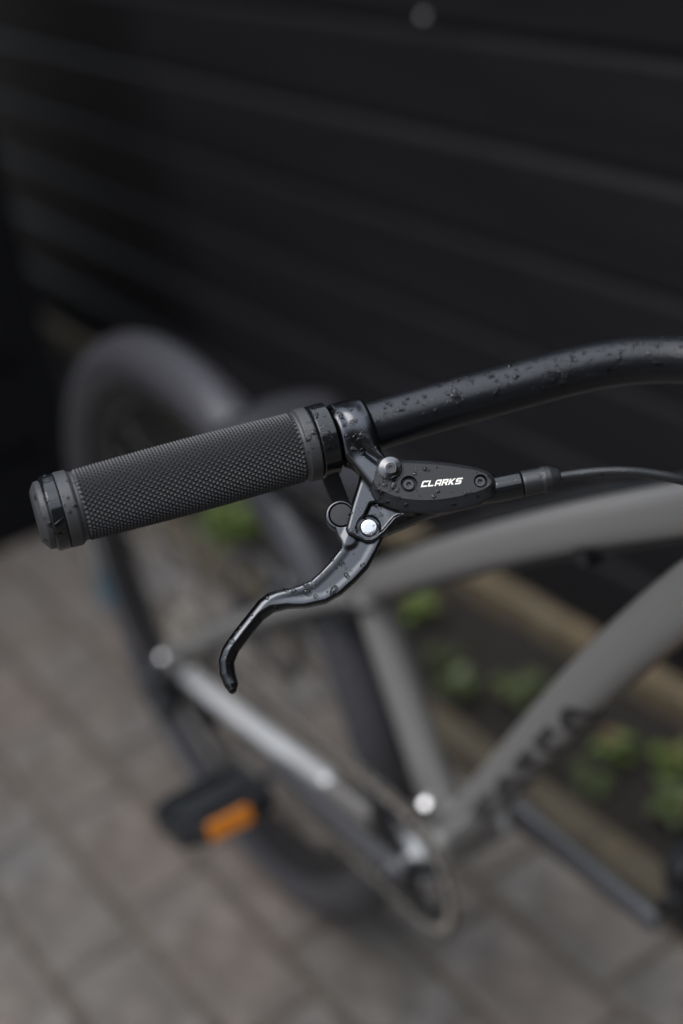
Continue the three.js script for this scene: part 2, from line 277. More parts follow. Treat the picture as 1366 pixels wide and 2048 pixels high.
// ---------------------------------------------------------------- the bicycle
const bike = group('bicycle', scene); tag(bike, 'grey bicycle with black grips and hydraulic brake standing on the wet paving', 'bicycle');
const BB = V(0, 0.296, 0), AX = V(-0.404, 0.329, 0), RT = 0.329, FX = V(0.745, 0.329, 0);
const seatAt = (d) => V(-0.2924 * d, 0.296 + 0.9563 * d, 0);

// frame
{
  const f = group('frame', bike), zh = V(0, 0, 1);
  mesh('seat_tube', loft([seatAt(0.0), seatAt(0.1), seatAt(0.262)], [0.0185, 0.0165, 0.0165], 28, zh), mat.frame, f);
  const tt = curve([V(-0.066, 0.5283, 0), V(0.062, 0.6032, 0), V(0.2061, 0.6819, 0), V(0.3196, 0.7378, 0), V(0.418, 0.785, 0)], 24);
  mesh('top_tube', loft(tt, tt.map((_, i) => { const t = i / 24; return [lerp(0.0135, 0.0150, t), lerp(0.0150, 0.0160, t)]; }), 32, zh, true, 2.6), mat.frame, f);
  const dt = curve([V(0.0, 0.299, 0), V(0.1266, 0.4553, 0), V(0.2274, 0.5774, 0), V(0.3141, 0.6712, 0), V(0.428, 0.782, 0)], 24);
  mesh('down_tube', loft(dt, dt.map((_, i) => { const t = i / 24; return [lerp(0.0175, 0.019, t), lerp(0.0165, 0.0205, t)]; }), 32, zh, true, 3.0), mat.frame, f);
  mesh('head_tube', loft([V(0.458, 0.697, 0), V(0.451, 0.718, 0), V(0.412, 0.83, 0), V(0.409, 0.838, 0)], [0.025, 0.0225, 0.0215, 0.023], 28, zh), mat.frame, f);
  const shell = lathe(rounded([[0, -0.036], [0.0215, -0.036], [0.0215, 0.036], [0, 0.036]], 0.002), 40); shell.rotateX(Math.PI / 2).translate(0, 0.296, 0); mesh('bottom_bracket_shell', shell, mat.frame, f);
  const cup = lathe(rounded([[0, 0], [0.0235, 0], [0.0235, 0.009], [0, 0.009]], 0.002), 40); for (const s of [1, -1]) { const c = mesh('bearing_cup', cup, mat.silver, f); c.position.set(0, 0.296, s > 0 ? 0.0362 : -0.0452); c.rotation.x = Math.PI / 2; }
  for (const s of [1, -1]) {
    const cs = curve([V(-0.018, 0.296, s * 0.026), V(-0.07, 0.295, s * 0.036), V(-0.16, 0.300, s * 0.045), V(-0.30, 0.315, s * 0.062), V(-0.392, 0.322, s * 0.0665)], 24);
    mesh('chainstay', loft(cs, cs.map((_, i) => [lerp(0.0095, 0.0075, i / 24), lerp(0.0125, 0.009, i / 24)]), 20, zh), mat.frame, f);
    const ss = curve([seatAt(0.235).add(V(-0.006, 0, s * 0.016)), V(-0.13, 0.495, s * 0.030), V(-0.25, 0.428, s * 0.052), V(-0.395, 0.337, s * 0.0675)], 24);
    mesh('seatstay', loft(ss, ss.map((_, i) => [lerp(0.009, 0.008, i / 24), lerp(0.0105, 0.0085, i / 24)]), 20, zh), mat.frame, f);
    const ds = new THREE.Shape(); ds.absarc(0, 0, 0.019, 0, 7); const d = mesh('dropout', new THREE.ExtrudeGeometry(ds, { depth: 0.006, bevelEnabled: true, bevelSize: 0.001, bevelThickness: 0.001, bevelSegments: 2, curveSegments: 20 }), mat.frame, f); d.position.set(AX.x, AX.y, s * 0.0665 - 0.003);
  }
  // pale silver strip along the drive side chainstay
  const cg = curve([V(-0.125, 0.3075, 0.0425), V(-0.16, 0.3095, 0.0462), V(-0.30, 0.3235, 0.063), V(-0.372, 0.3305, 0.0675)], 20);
  mesh('chainstay_strip', loft(cg, cg.map((_, i) => i === 0 || i === 20 ? 0.003 : [0.0108, 0.0078]), 20, zh, true, 2.4), mat.silver, f);
  const clampG = lathe(rounded([[0.0165, -0.012], [0.0215, -0.012], [0.0215, 0.012], [0.0165, 0.012]], 0.002), 36); const sc = mesh('seat_clamp', clampG, mat.black, f); sc.position.copy(seatAt(0.263)); sc.quaternion.copy(UPQ(V(-0.2924, 0.9563, 0)));
  const bolt = lathe(rounded([[0, 0], [0.0085, 0], [0.0085, 0.006], [0.004, 0.0085], [0, 0.0088]], 0.0025), 24); const b1 = mesh('cable_guide_bolt', bolt, mat.polished, f); b1.position.set(-0.005, 0.3385, 0.018); b1.quaternion.copy(UPQ(V(0.45, 0.75, 0.5)));
  // dark lettering worn along the lower face of the down tube: only rounded and square marks can be told apart
  const dtAt = (t, a, off) => { const i = Math.min(t * 24, 23.999), k = Math.floor(i), p = dt[k].clone().lerp(dt[k + 1], i - k), T = dt[k + 1].clone().sub(dt[k]).normalize(), Y = T.clone().cross(zh), c = Math.cos(a), q = Math.pow(Math.pow(Math.abs(c), 3) + Math.pow(Math.abs(Math.sin(a)), 3), -1 / 3), rx = lerp(0.0175, 0.019, t) + off, ry = lerp(0.0165, 0.0205, t) + off; return p.addScaledVector(zh, c * q * rx).addScaledVector(Y, Math.sin(a) * q * ry); };
  const shapes = { ring: (u, v) => { const r = Math.hypot(u, v); return r < 1 && r > 0.45; }, bar: (u, v) => Math.abs(u) < 0.9 && (Math.abs(v) > 0.55 || u < -0.4), fork: (u, v) => Math.abs(u) < 0.9 && (v < -0.45 || v > 0.5 || Math.abs(u) < 0.3) };
  [['ring', 0.44], ['bar', 0.365], ['fork', 0.29], ['ring', 0.22], ['bar', 0.155]].forEach(([k, t0]) => {
    const pos = [], idx = [], n = 40, P = (i, j) => dtAt(t0 + (i / n - 0.5) * 0.062, lerp(0.15, 1.9, j / n), 0.0005).toArray();
    for (let i = 0; i < n; i++) for (let j = 0; j < n; j++) if (shapes[k]((i + 0.5) / n * 2 - 1, (j + 0.5) / n * 2 - 1)) { const q = pos.length / 3; pos.push(...P(i, j), ...P(i + 1, j), ...P(i + 1, j + 1), ...P(i, j + 1)); idx.push(q, q + 1, q + 2, q, q + 2, q + 3); }
    const g = new THREE.BufferGeometry(); g.setAttribute('position', new THREE.Float32BufferAttribute(pos, 3)); g.setAttribute('uv', new THREE.Float32BufferAttribute(new Float32Array(pos.length / 3 * 2), 2)); g.setIndex(idx); g.computeVertexNormals(); mesh('decal_letter', g, mat.decal, f);
  });
}
// cables along the top tube and down tube
{
  const c1 = curve([V(0.43, 0.86, -0.05), V(0.33, 0.764, -0.0135), V(0.19, 0.694, -0.013), V(0.05, 0.617, -0.0125), V(-0.06, 0.552, -0.014), V(-0.20, 0.468, -0.052), V(-0.36, 0.372, -0.074)], 60);
  mesh('rear_brake_hose', loft(c1, [0.0026], 10, V(0, 0, 1)), mat.hose, bike);
  const c2 = curve([V(0.415, 0.762, 0.004), V(0.37, 0.744, 0.005), V(0.29, 0.7055, 0.006), V(0.19, 0.655, 0.005), V(0.05, 0.5785, 0.005), V(-0.055, 0.513, 0.016), V(-0.20, 0.446, 0.054), V(-0.385, 0.315, 0.085)], 60);
  mesh('gear_cable', loft(c2, [0.0024], 10, V(0, 0, 1)), mat.hose, bike);
  for (const x of [0.235]) mesh('cable_clip', box(0.012, 0.012, 0.014), mat.black, bike).position.set(x, 0.677, 0.005);
}
// wheels
function wheel(rear) {
  const w = group('wheel', bike), zAxis = (g) => g.rotateX(Math.PI / 2);
  const tr = 0.027, tp = []; for (let k = 0; k <= 24; k++) { const a = -2.45 + k / 24 * 4.9; tp.push([RT - tr + Math.cos(a) * tr, Math.sin(a) * tr]); }
  mesh('tyre', zAxis(lathe(tp.slice().reverse().map((p) => p).reverse(), 120)), mat.tyre, w);
  const knobs = [], kb = box(0.0018, 0.010, 0.0085);
  for (let i = 0; i < 84; i++) for (const [a, off, sx] of [[0, 0, 1], [0.52, 0.5, 1], [-0.52, 0.5, 1], [1.0, 0, 1.2], [-1.0, 0, 1.2]]) {
    const th = (i + off) / 84 * Math.PI * 2, g = kb.clone().translate(tr + 0.0002, 0, 0).applyMatrix4(new THREE.Matrix4().makeRotationY(-a)).translate(RT - tr, 0, 0).applyMatrix4(new THREE.Matrix4().makeRotationZ(th)); knobs.push(g);
  }
  const tread = mesh('tread', mergeGeometries(knobs), mat.tyre, w); tread.userData.kind = 'stuff';
  const rp = rounded([[0.286, -0.0135], [0.2875, -0.0145], [0.276, -0.0135], [0.258, -0.007], [0.256, 0], [0.258, 0.007], [0.276, 0.0135], [0.2875, 0.0145], [0.286, 0.0135]], 0.002); mesh('rim', zAxis(lathe(rp, 120)), mat.rim, w);
  mesh('hub', zAxis(lathe(rounded([[0, -0.064], [0.009, -0.064], [0.009, -0.040], [0.027, -0.037], [0.027, -0.033], [0.014, -0.028], [0.014, 0.02], [0.027, 0.024], [0.027, 0.028], [0.012, 0.03], [0.012, 0.064], [0, 0.064]], 0.0015), 36)), mat.black, w);
  const sp = new THREE.CylinderGeometry(0.001, 0.001, 1, 6);
  for (let i = 0; i < 28; i++) { const a = i / 28 * Math.PI * 2, b = a + (i % 4 < 2 ? 0.9 : -0.9) * 1.35, s = i % 2 ? 1 : -1, A = V(Math.cos(b) * 0.025, Math.sin(b) * 0.025, s > 0 ? 0.026 : -0.035), B = V(Math.cos(a) * 0.2575, Math.sin(a) * 0.2575, s * 0.003); const o = mesh('spoke', sp, mat.gunmetal, w); o.position.copy(A).lerp(B, 0.5); o.quaternion.copy(UPQ(B.clone().sub(A))); o.scale.y = A.distanceTo(B); }
  const rs = new THREE.Shape(); rs.absarc(0, 0, 0.08, 0, Math.PI * 2); const hole = new THREE.Path(); hole.absarc(0, 0, 0.064, 0, Math.PI * 2, true); rs.holes.push(hole); for (let i = 0; i < 24; i++) { const a = i / 24 * Math.PI * 2, h = new THREE.Path(); h.absarc(Math.cos(a) * 0.072, Math.sin(a) * 0.072, 0.0033, 0, Math.PI * 2, true); rs.holes.push(h); }
  mesh('brake_rotor', new THREE.ExtrudeGeometry(rs, { depth: 0.0018, bevelEnabled: false, curveSegments: 60 }).translate(0, 0, -0.049), mat.steel, w);
  for (let i = 0; i < 6; i++) { const a = i / 6 * Math.PI * 2, o = mesh('rotor_arm', box(0.052, 0.006, 0.0018, 0.042, 0, -0.0481), mat.steel, w); o.rotation.z = a; }
  if (rear) {
    [0.043, 0.038, 0.033, 0.029, 0.026, 0.023, 0.021].forEach((r, i) => { const s = new THREE.Shape(), n = Math.round(r * 2 * Math.PI / 0.0127); for (let k = 0; k < n * 4; k++) { const a = k / (n * 4) * Math.PI * 2, q = r + (k % 4 < 2 ? 0.002 : -0.002); k ? s.lineTo(Math.cos(a) * q, Math.sin(a) * q) : s.moveTo(q, 0); } const h = new THREE.Path(); h.absarc(0, 0, 0.013, 0, Math.PI * 2, true); s.holes.push(h); mesh('cog', new THREE.ExtrudeGeometry(s, { depth: 0.0018, bevelEnabled: false }).translate(0, 0, 0.031 + i * 0.0042), mat.chain, w); });
    // printed label on the tyre wall
    for (const [a0, a1, m] of [[2.9, 3.26, mat.pale], [3.265, 3.42, mat.teal], [3.425, 3.62, mat.tan]]) { const pos = [], idx = []; for (let i = 0; i <= 16; i++) for (let k = 0; k <= 4; k++) { const th = lerp(a0, a1, i / 16), a = lerp(0.05, 2.3, k / 4), R = RT - tr + Math.cos(a) * (tr + 0.0004); pos.push(Math.cos(th) * R, Math.sin(th) * R, Math.sin(a) * (tr + 0.0004)); } for (let i = 0; i < 16; i++) for (let k = 0; k < 4; k++) { const q = i * 5 + k; idx.push(q, q + 5, q + 1, q + 1, q + 5, q + 6); } const g = new THREE.BufferGeometry(); g.setAttribute('position', new THREE.Float32BufferAttribute(pos, 3)); g.setAttribute('uv', new THREE.Float32BufferAttribute(new Float32Array(pos.length / 3 * 2), 2)); g.setIndex(idx); g.computeVertexNormals(); mesh('tyre_label', g, m, w); }
    const nut = lathe(rounded([[0, 0], [0.0085, 0], [0.0085, 0.006], [0.005, 0.011], [0, 0.0115]], 0.003), 28).rotateX(Math.PI / 2); for (const s of [1, -1]) { const o = mesh('axle_nut', nut, mat.polished, w); o.position.z = s * 0.070; if (s < 0) o.rotation.y = Math.PI; }
  }
  return w;
}
wheel(true).position.copy(AX);
const steer = 0.14, HA = V(0.43, 0.78, 0), HD = V(-0.33, 0.944, 0).normalize();
const turned = (v) => v.clone().sub(HA).applyAxisAngle(HD, -steer).add(HA);
{ const w = wheel(false), c = turned(FX); w.position.copy(c); w.quaternion.setFromAxisAngle(HD, -steer);
  const fk = group('fork', bike); mesh('crown', loft([turned(V(0.472, 0.655, 0.055)), turned(V(0.464, 0.676, 0.03)), turned(V(0.460, 0.688, 0)), turned(V(0.464, 0.676, -0.03)), turned(V(0.472, 0.655, -0.055))], [0.013, 0.016, 0.02, 0.016, 0.013], 20, V(1, 0, 0)), mat.frame, fk);
  for (const s of [1, -1]) mesh('blade', loft(curve([turned(V(0.47, 0.658, s * 0.055)), turned(V(0.55, 0.535, s * 0.058)), turned(V(0.68, 0.39, s * 0.06)), turned(V(0.745, 0.322, s * 0.062))], 20), [0.014, 0.014, 0.0135, 0.0135, 0.013, 0.013, 0.0125, 0.0125, 0.012, 0.012, 0.0115, 0.0115, 0.011, 0.011, 0.0105, 0.0105, 0.010, 0.010, 0.0095, 0.009, 0.0085], 20, V(0, 0, 1)), mat.frame, fk); }

// drivetrain
const CR = 0.0606, CZP = 0.0455, ca = THREE.MathUtils.degToRad(172.7), CL = 0.166;
{
  const ring = group('chainring', bike); ring.position.set(0, 0.296, CZP);
  const s = new THREE.Shape(), n = 30; for (let k = 0; k < n * 4; k++) { const a = k / (n * 4) * Math.PI * 2, q = CR + (k % 4 < 2 ? 0.0022 : -0.0025); k ? s.lineTo(Math.cos(a) * q, Math.sin(a) * q) : s.moveTo(q, 0); } const h = new THREE.Path(); h.absarc(0, 0, 0.044, 0, Math.PI * 2, true); s.holes.push(h);
  mesh('toothed_ring', new THREE.ExtrudeGeometry(s, { depth: 0.0022, bevelEnabled: false, curveSegments: 40 }).translate(0, 0, -0.0011), mat.black, ring);
  for (let i = 0; i < 4; i++) { const a = i / 4 * Math.PI * 2 + 0.5; const o = mesh('spider_arm', box(0.044, 0.013, 0.005, 0.026, 0, 0.0045), mat.black, ring); o.rotation.z = a; }
  for (const sd of [1, -1]) {
    const c = group('crank', bike), d = V(Math.cos(ca), Math.sin(ca), 0).multiplyScalar(sd), A = V(0, 0.296, sd * 0.062), B = A.clone().addScaledVector(d, CL).add(V(0, 0, sd * 0.010)), pts = [A.clone().addScaledVector(d, -0.014), A.clone().addScaledVector(d, -0.008), A, A.clone().lerp(B, 0.3), A.clone().lerp(B, 0.95), B, B.clone().addScaledVector(d, 0.010), B.clone().addScaledVector(d, 0.013)];
    mesh('arm', loft(pts, [[0.006, 0.010], [0.0085, 0.0165], [0.009, 0.0175], [0.0075, 0.0135], [0.0068, 0.0115], [0.0068, 0.012], [0.006, 0.009], [0.003, 0.004]], 24, V(0, 0, 1), true, 3), mat.crank, c);
    const sb = lathe(rounded([[0, 0], [0.0095, 0], [0.0095, 0.004], [0, 0.0045]], 0.001), 24).rotateX(Math.PI / 2); const o = mesh('crank_bolt', sb, mat.gunmetal, c); o.position.set(0, 0.296, sd * (0.0705)); if (sd < 0) o.rotation.y = Math.PI;
    const sp = mesh('spindle', new THREE.CylinderGeometry(0.012, 0.012, 0.03, 24).rotateX(Math.PI / 2), mat.steel, c); sp.position.set(0, 0.296, sd * 0.048);
    // pedal: cage frame with a raised end, axle, and reflectors front and back
    const p = group('pedal', bike); p.position.set(B.x, B.y, B.z + sd * 0.012); p.rotation.z = sd > 0 ? 0.2 : -1.57;
    const ax = mesh('axle', lathe(rounded([[0.0055, 0], [0.0055, 0.014], [0.013, 0.018], [0.013, 0.098], [0.008, 0.103], [0, 0.1035]], 0.002), 24).rotateX(Math.PI / 2), mat.black, p); if (sd < 0) ax.rotation.y = Math.PI;
    const cage = new THREE.Shape(); const L0 = 0.018, L1 = 0.108, w = 0.04; cage.moveTo(-w + 0.008, L0); cage.lineTo(w - 0.008, L0); cage.lineTo(w, L0 + 0.01); cage.lineTo(w, L1 - 0.02); cage.lineTo(w - 0.014, L1); cage.lineTo(-w + 0.014, L1); cage.lineTo(-w, L1 - 0.02); cage.lineTo(-w, L0 + 0.01); cage.closePath();
    for (const q of [-1, 1]) { const hh = new THREE.Path(); const u0 = q > 0 ? 0.015 : -w + 0.007, u1 = q > 0 ? w - 0.007 : -0.015; hh.moveTo(u0, L0 + 0.012); hh.lineTo(u0, L1 - 0.020); hh.lineTo(u1, L1 - 0.024); hh.lineTo(u1, L0 + 0.012); hh.closePath(); cage.holes.push(hh); }
    const cg = new THREE.ExtrudeGeometry(cage, { depth: 0.018, bevelEnabled: true, bevelSize: 0.002, bevelThickness: 0.002, bevelSegments: 2 }).translate(0, 0, -0.009).rotateX(Math.PI / 2).scale(1, 1, 1);
    const cm = mesh('cage', cg, mat.black, p); if (sd < 0) cm.rotation.set(0, Math.PI, 0);
    for (const q of [1, -1]) { const rs = new THREE.Shape(); const a = 0.0205, b = 0.0075; rs.moveTo(-a + 0.003, -b); rs.lineTo(a - 0.003, -b); rs.quadraticCurveTo(a, -b, a, -b + 0.003); rs.lineTo(a, b - 0.003); rs.quadraticCurveTo(a, b, a - 0.003, b); rs.lineTo(-a + 0.003, b); rs.quadraticCurveTo(-a, b, -a, b - 0.003); rs.lineTo(-a, -b + 0.003); rs.quadraticCurveTo(-a, -b, -a + 0.003, -b); const g = new THREE.ExtrudeGeometry(rs, { depth: 0.004, bevelEnabled: true, bevelSize: 0.001, bevelThickness: 0.001, bevelSegments: 2 }).rotateY(Math.PI / 2 * q); const o = mesh('reflector', g, mat.reflector, p); o.position.set(q * (w + 0.001), 0, sd > 0 ? 0.066 : -0.084); }
  }
  // chain: path in the plane of the ring
  const cen = [[0, 0.296, CR], [AX.x, AX.y, 0.0335]], path = [];
  const P1 = V(-0.428, 0.283, 0), P2 = V(-0.382, 0.256, 0);
  const arc = (cx, cy, r, a0, a1, n) => { for (let i = 0; i <= n; i++) { const a = lerp(a0, a1, i / n); path.push(V(cx + Math.cos(a) * r, cy + Math.sin(a) * r, CZP)); } };
  const dx = cen[0][0] - cen[1][0], dy = cen[0][1] - cen[1][1], base = Math.atan2(dy, dx), up = base + Math.acos((cen[1][2] - cen[0][2]) / Math.hypot(dx, dy));
  arc(cen[0][0], cen[0][1], CR, up, -1.65, 40);
  arc(P2.x, P2.y, 0.018, -1.5, -3.6, 14); arc(P1.x, P1.y, 0.018, -0.6, 1.2, 10); arc(cen[1][0], cen[1][1], 0.0335, 5.2, up, 30); path.push(path[0].clone());
  const cp = new THREE.CurvePath(); for (let i = 0; i < path.length - 1; i++) if (path[i].distanceTo(path[i + 1]) > 1e-6) cp.add(new THREE.LineCurve3(path[i], path[i + 1]));
  const len = cp.getLength(), N = Math.round(len / 0.0127 / 2) * 2, ch = group('chain', bike);
  const plate = (t, z) => { const s = new THREE.Shape(), r = 0.0042, l = 0.00635; s.absarc(-l, 0, r, Math.PI / 2, Math.PI * 1.5); s.quadraticCurveTo(0, -r * 0.45, l, -r); s.absarc(l, 0, r, -Math.PI / 2, Math.PI / 2); s.quadraticCurveTo(0, r * 0.45, -l, r); return new THREE.ExtrudeGeometry(s, { depth: t, bevelEnabled: false, curveSegments: 6 }).translate(0, 0, z); };
  const pin = (w, r) => mergeGeometries([-1, 1].map((q) => new THREE.CylinderGeometry(r, r, w, 8).rotateX(Math.PI / 2).translate(q * 0.00635, 0, 0).toNonIndexed()));
  const inner = mergeGeometries([plate(0.001, 0.0013), plate(0.001, -0.0023), pin(0.0024, 0.0038)]), outer = mergeGeometries([plate(0.001, 0.0025), plate(0.001, -0.0035), pin(0.0078, 0.0018)]);
  for (let i = 0; i < N; i++) { const a = cp.getPointAt(i / N), b = cp.getPointAt(((i + 1) % N) / N), o = mesh('link', i % 2 ? inner : outer, i % 2 ? mat.chainDark : mat.chain, ch); o.position.copy(a).lerp(b, 0.5); o.rotation.z = Math.atan2(b.y - a.y, b.x - a.x); }
  // rear derailleur
  const rd = group('rear_derailleur', bike); const pul = lathe(rounded([[0.004, -0.003], [0.0165, -0.0015], [0.0165, 0.0015], [0.004, 0.003]], 0.001), 24).rotateX(Math.PI / 2);
  for (const p of [P1, P2]) { const o = mesh('pulley', pul, mat.black, rd); o.position.set(p.x, p.y, CZP); }
  for (const z of [-0.006, 0.006]) mesh('cage_plate', loft([V(P1.x - 0.004, P1.y + 0.012, CZP + z), P1.clone().setZ(CZP + z), P2.clone().setZ(CZP + z), V(P2.x + 0.004, P2.y - 0.012, CZP + z)], [[0.001, 0.006], [0.001, 0.011], [0.001, 0.011], [0.001, 0.006]], 12, V(0, 0, 1)), mat.black, rd);
  mesh('body', loft(curve([V(AX.x - 0.004, AX.y - 0.018, 0.074), V(-0.418, 0.288, 0.088), V(-0.402, 0.268, 0.083), V(P1.x, P1.y, 0.058)], 14), [0.007, 0.009, 0.011, 0.012, 0.012, 0.012, 0.012, 0.012, 0.012, 0.012, 0.011, 0.011, 0.010, 0.009, 0.007], 18), mat.black, rd);
  // rear brake calliper on the far side
  const bc = group('brake_calliper', bike); bc.position.set(-0.362, 0.372, -0.058);
  mesh('body', loft([V(-0.03, -0.012, 0), V(-0.024, -0.009, 0), V(0, 0, 0), V(0.026, 0.010, 0), V(0.032, 0.013, 0)], [[0.008, 0.008], [0.014, 0.014], [0.016, 0.016], [0.014, 0.013], [0.008, 0.008]], 20, V(0, 0, 1), true, 3), mat.black, bc);
  const bb = lathe(rounded([[0, 0], [0.0055, 0], [0.0055, 0.005], [0, 0.0055]], 0.001), 20); for (const [x, y, z] of [[-0.02, 0.006, 0.004], [0.022, 0.022, 0.004], [0.002, -0.004, 0.014]]) { const o = mesh('bolt', bb, mat.steel, bc); o.position.set(x, y, z); o.quaternion.copy(UPQ(V(0.75, 0.5, 0.45))); }
}
// saddle
{
  const sd = group('saddle', bike), c = seatAt(0.358), pos = [], idx = [], NU = 36, NV = 24;
  mesh('seatpost', loft([seatAt(0.2), seatAt(0.332)], [0.0135], 24), mat.black, sd);
  mesh('seat_clamp_head', box(0.045, 0.02, 0.032), mat.black, sd).position.copy(seatAt(0.332));
  const pts = [], rad = []; for (let i = 0; i <= NU; i++) { const t = i / NU, x = lerp(-0.125, 0.125, t), w = t < 0.5 ? lerp(0.074, 0.034, smooth(0.08, 0.5, t)) : lerp(0.034, 0.019, smooth(0.5, 1, t)), e = Math.sqrt(clamp(1 - Math.pow(Math.abs(t * 2 - 1), 7), 0.0, 1)); pts.push(V(c.x + x, c.y + 0.012 * Math.pow(Math.abs(t - 0.45) * 2, 2) - 0.012, 0)); rad.push([Math.max(w * e, 0.001), Math.max(0.021 * e, 0.001)]); }
  mesh('cover', loft(pts, rad, 40, V(0, 0, 1), true, 2.6), mat.saddle, sd);
  for (const s of [1, -1]) mesh('rail', loft(curve([V(c.x - 0.09, c.y - 0.018, s * 0.03), V(c.x - 0.05, c.y - 0.036, s * 0.022), V(c.x + 0.03, c.y - 0.036, s * 0.022), V(c.x + 0.09, c.y - 0.016, s * 0.008)], 16), [0.0035], 10), mat.steel, sd);
}

// ---------------------------------------------------------------- handlebar, grip and brake: the sharp part of the picture
const E0 = U(97, 1028, 0.722), I0 = U(648, 880, 0.752), BD = I0.clone().sub(E0).normalize(), LEN = E0.distanceTo(I0) * 1000;
const along = (mm) => E0.clone().addScaledVector(BD, mm / 1000);
const barPts = [along(2), along(60), along(LEN), along(LEN + 24), U(890, 811, 0.766), U(1000, 781, 0.772), U(1080, 759, 0.776), U(1140, 743.5, 0.779), U(1200, 730.5, 0.781), U(1260, 722, 0.782), U(1320, 719, 0.782), U(1366, 719.5, 0.781), U(1450, 724, 0.778), V(0.445, 0.868, 0.075), V(0.47, 0.868, 0.0)];
const BC = barPts[barPts.length - 1], LAT = V(Math.sin(steer), 0, Math.cos(steer)).applyAxisAngle(V(0, 1, 0), 0);   // outwards to the bicycle's right
const mirror = (p) => p.clone().addScaledVector(V(-Math.sin(steer), 0, Math.cos(steer)), -2 * p.clone().sub(BC).dot(V(-Math.sin(steer), 0, Math.cos(steer))));
{
  const right = curve(barPts, 90), all = right.concat(right.slice(0, -1).reverse().map(mirror));
  mesh('handlebar', loft(all, [0.0119], 48, V(0, 1, 0)), mat.barBlack, bike);
  const st = group('stem', bike), top = turned(V(0.397, 0.868, 0));
  mesh('steerer_cap', loft([turned(V(0.409, 0.838, 0)), top, turned(V(0.395, 0.875, 0))], [0.0175, 0.0175, 0.012], 28), mat.black, st);
  mesh('body', loft([turned(V(0.402, 0.856, 0)), BC.clone().lerp(turned(V(0.402, 0.856, 0)), 0.3), BC], [[0.018, 0.017], [0.016, 0.015], [0.018, 0.018]], 28, V(0, 1, 0), true, 3), mat.black, st);
  mesh('bar_clamp', loft([BC.clone().addScaledVector(LAT, 0.022), BC.clone().addScaledVector(LAT, -0.022)], [0.0185], 32, V(0, 1, 0)), mat.black, st);
}
const capMat = mat.rubber;
function makeGrip() {
  const g = group('grip', bike), mm = 0.001;
  const end = mesh('end_cap', lathe(rounded([[0, -5.9], [11.5, -5.9], [12.6, -5.5], [16.0, -3.2], [16.3, -0.4], [12, -0.4]], 0.7).map(([a, b]) => [a * mm, b * mm]), 96), mat.rubber, g);
  const ring = (a, b, r) => mesh('lock_ring', lathe(rounded([[12.2, a], [r - 1.4, a], [r, a + 1.1], [r, b - 0.35], [r - 0.5, b], [12.2, b]], 0.6).map(([p, q]) => [p * mm, q * mm]), 96), mat.gloss, g);
  ring(-0.7, 6.1, 17.9);
  ring(LEN - 6.0, LEN + 3.2, 17.8);
  // rubber sleeve with a raised flange at either end and pyramids in between
  mesh('flange', lathe(rounded([[12.2, 6.3], [17.8, 6.3], [18.0, 7.2], [17.9, 11.8], [17.0, 12.8], [16.5, 13.3], [16.35, 14.9], [12.2, 14.95]], 0.5).map(([a, b]) => [a * mm, b * mm]), 96), mat.rubber, g);
  mesh('flange', lathe(rounded([[12.2, LEN - 13.9], [16.4, LEN - 13.85], [16.8, LEN - 12.4], [17.8, LEN - 11.8], [17.9, LEN - 7.0], [17.6, LEN - 6.2], [12.2, LEN - 6.2]], 0.5).map(([a, b]) => [a * mm, b * mm]), 96), mat.rubber, g);
  const a0 = 14.7, a1 = LEN - 13.7, rows = 34, cols = 44, base = (v) => 15.8 + 0.75 * Math.sin(Math.PI * v), hgt = 1.3, pos = [], idx = [], tw = 0.35;
  const P = (u, v, h) => { const a = u * Math.PI * 2 + v * tw, r = (base(v) + h) * mm; return [Math.cos(a) * r, lerp(a0, a1, v) * mm, Math.sin(a) * r]; };
  const tri = (...p) => { for (const q of p) pos.push(...q); };
  for (let i = 0; i < rows * 2 - 1; i++) for (let k = 0; k < cols; k++) {
    const cu = (k + (i % 2) * 0.5) / cols, cv = (i + 1) / (rows * 2), du = 0.5 / cols, dv = 1 / (rows * 2), h = hgt * rr(0.93, 1.0), f = 0.07;
    const N = P(cu, cv + dv, 0), S = P(cu, cv - dv, 0), Ea = P(cu + du, cv, 0), We = P(cu - du, cv, 0), n = P(cu, cv + dv * f, h), s = P(cu, cv - dv * f, h), e = P(cu + du * f, cv, h), w = P(cu - du * f, cv, h);
    const q = (A, B, c, d) => tri(A, c, B, B, c, d);
    q(N, Ea, n, e); q(Ea, S, e, s); q(S, We, s, w); q(We, N, w, n); tri(n, w, e, w, s, e);
  }
  for (const v of [0, 1]) for (let k = 0; k < cols; k++) { const c0 = k / cols, c1 = (k + 1) / cols, m = (k + 0.5) / cols, dv = 1 / (rows * 2); const A = P(c0 - 0, v, 0), B = P(c1, v, 0), C = P(m + (v ? 0 : 0), v ? 1 - dv : dv, 0); tri(...(v ? [A, C, B] : [A, B, C])); }
  const kg = new THREE.BufferGeometry(); kg.setAttribute('position', new THREE.Float32BufferAttribute(pos, 3)); kg.computeVertexNormals(); kg.setAttribute('uv', new THREE.Float32BufferAttribute(new Float32Array(pos.length / 3 * 2), 2));
  const kn = mesh('knurled_sleeve', kg, mat.rubber, g);
  mesh('inner_sleeve', lathe([[15.4 * mm, a0 * mm], [15.7 * mm, lerp(a0, a1, 0.3) * mm], [15.7 * mm, lerp(a0, a1, 0.7) * mm], [15.4 * mm, a1 * mm]], 64), mat.rubber, g);
  return g;
}
const grip = makeGrip(); grip.position.copy(E0); grip.quaternion.copy(UPQ(BD));
{ const g2 = grip.clone(); bike.add(g2); const e2 = mirror(E0), i2 = mirror(I0); g2.position.copy(e2); g2.quaternion.copy(UPQ(i2.sub(e2))); }

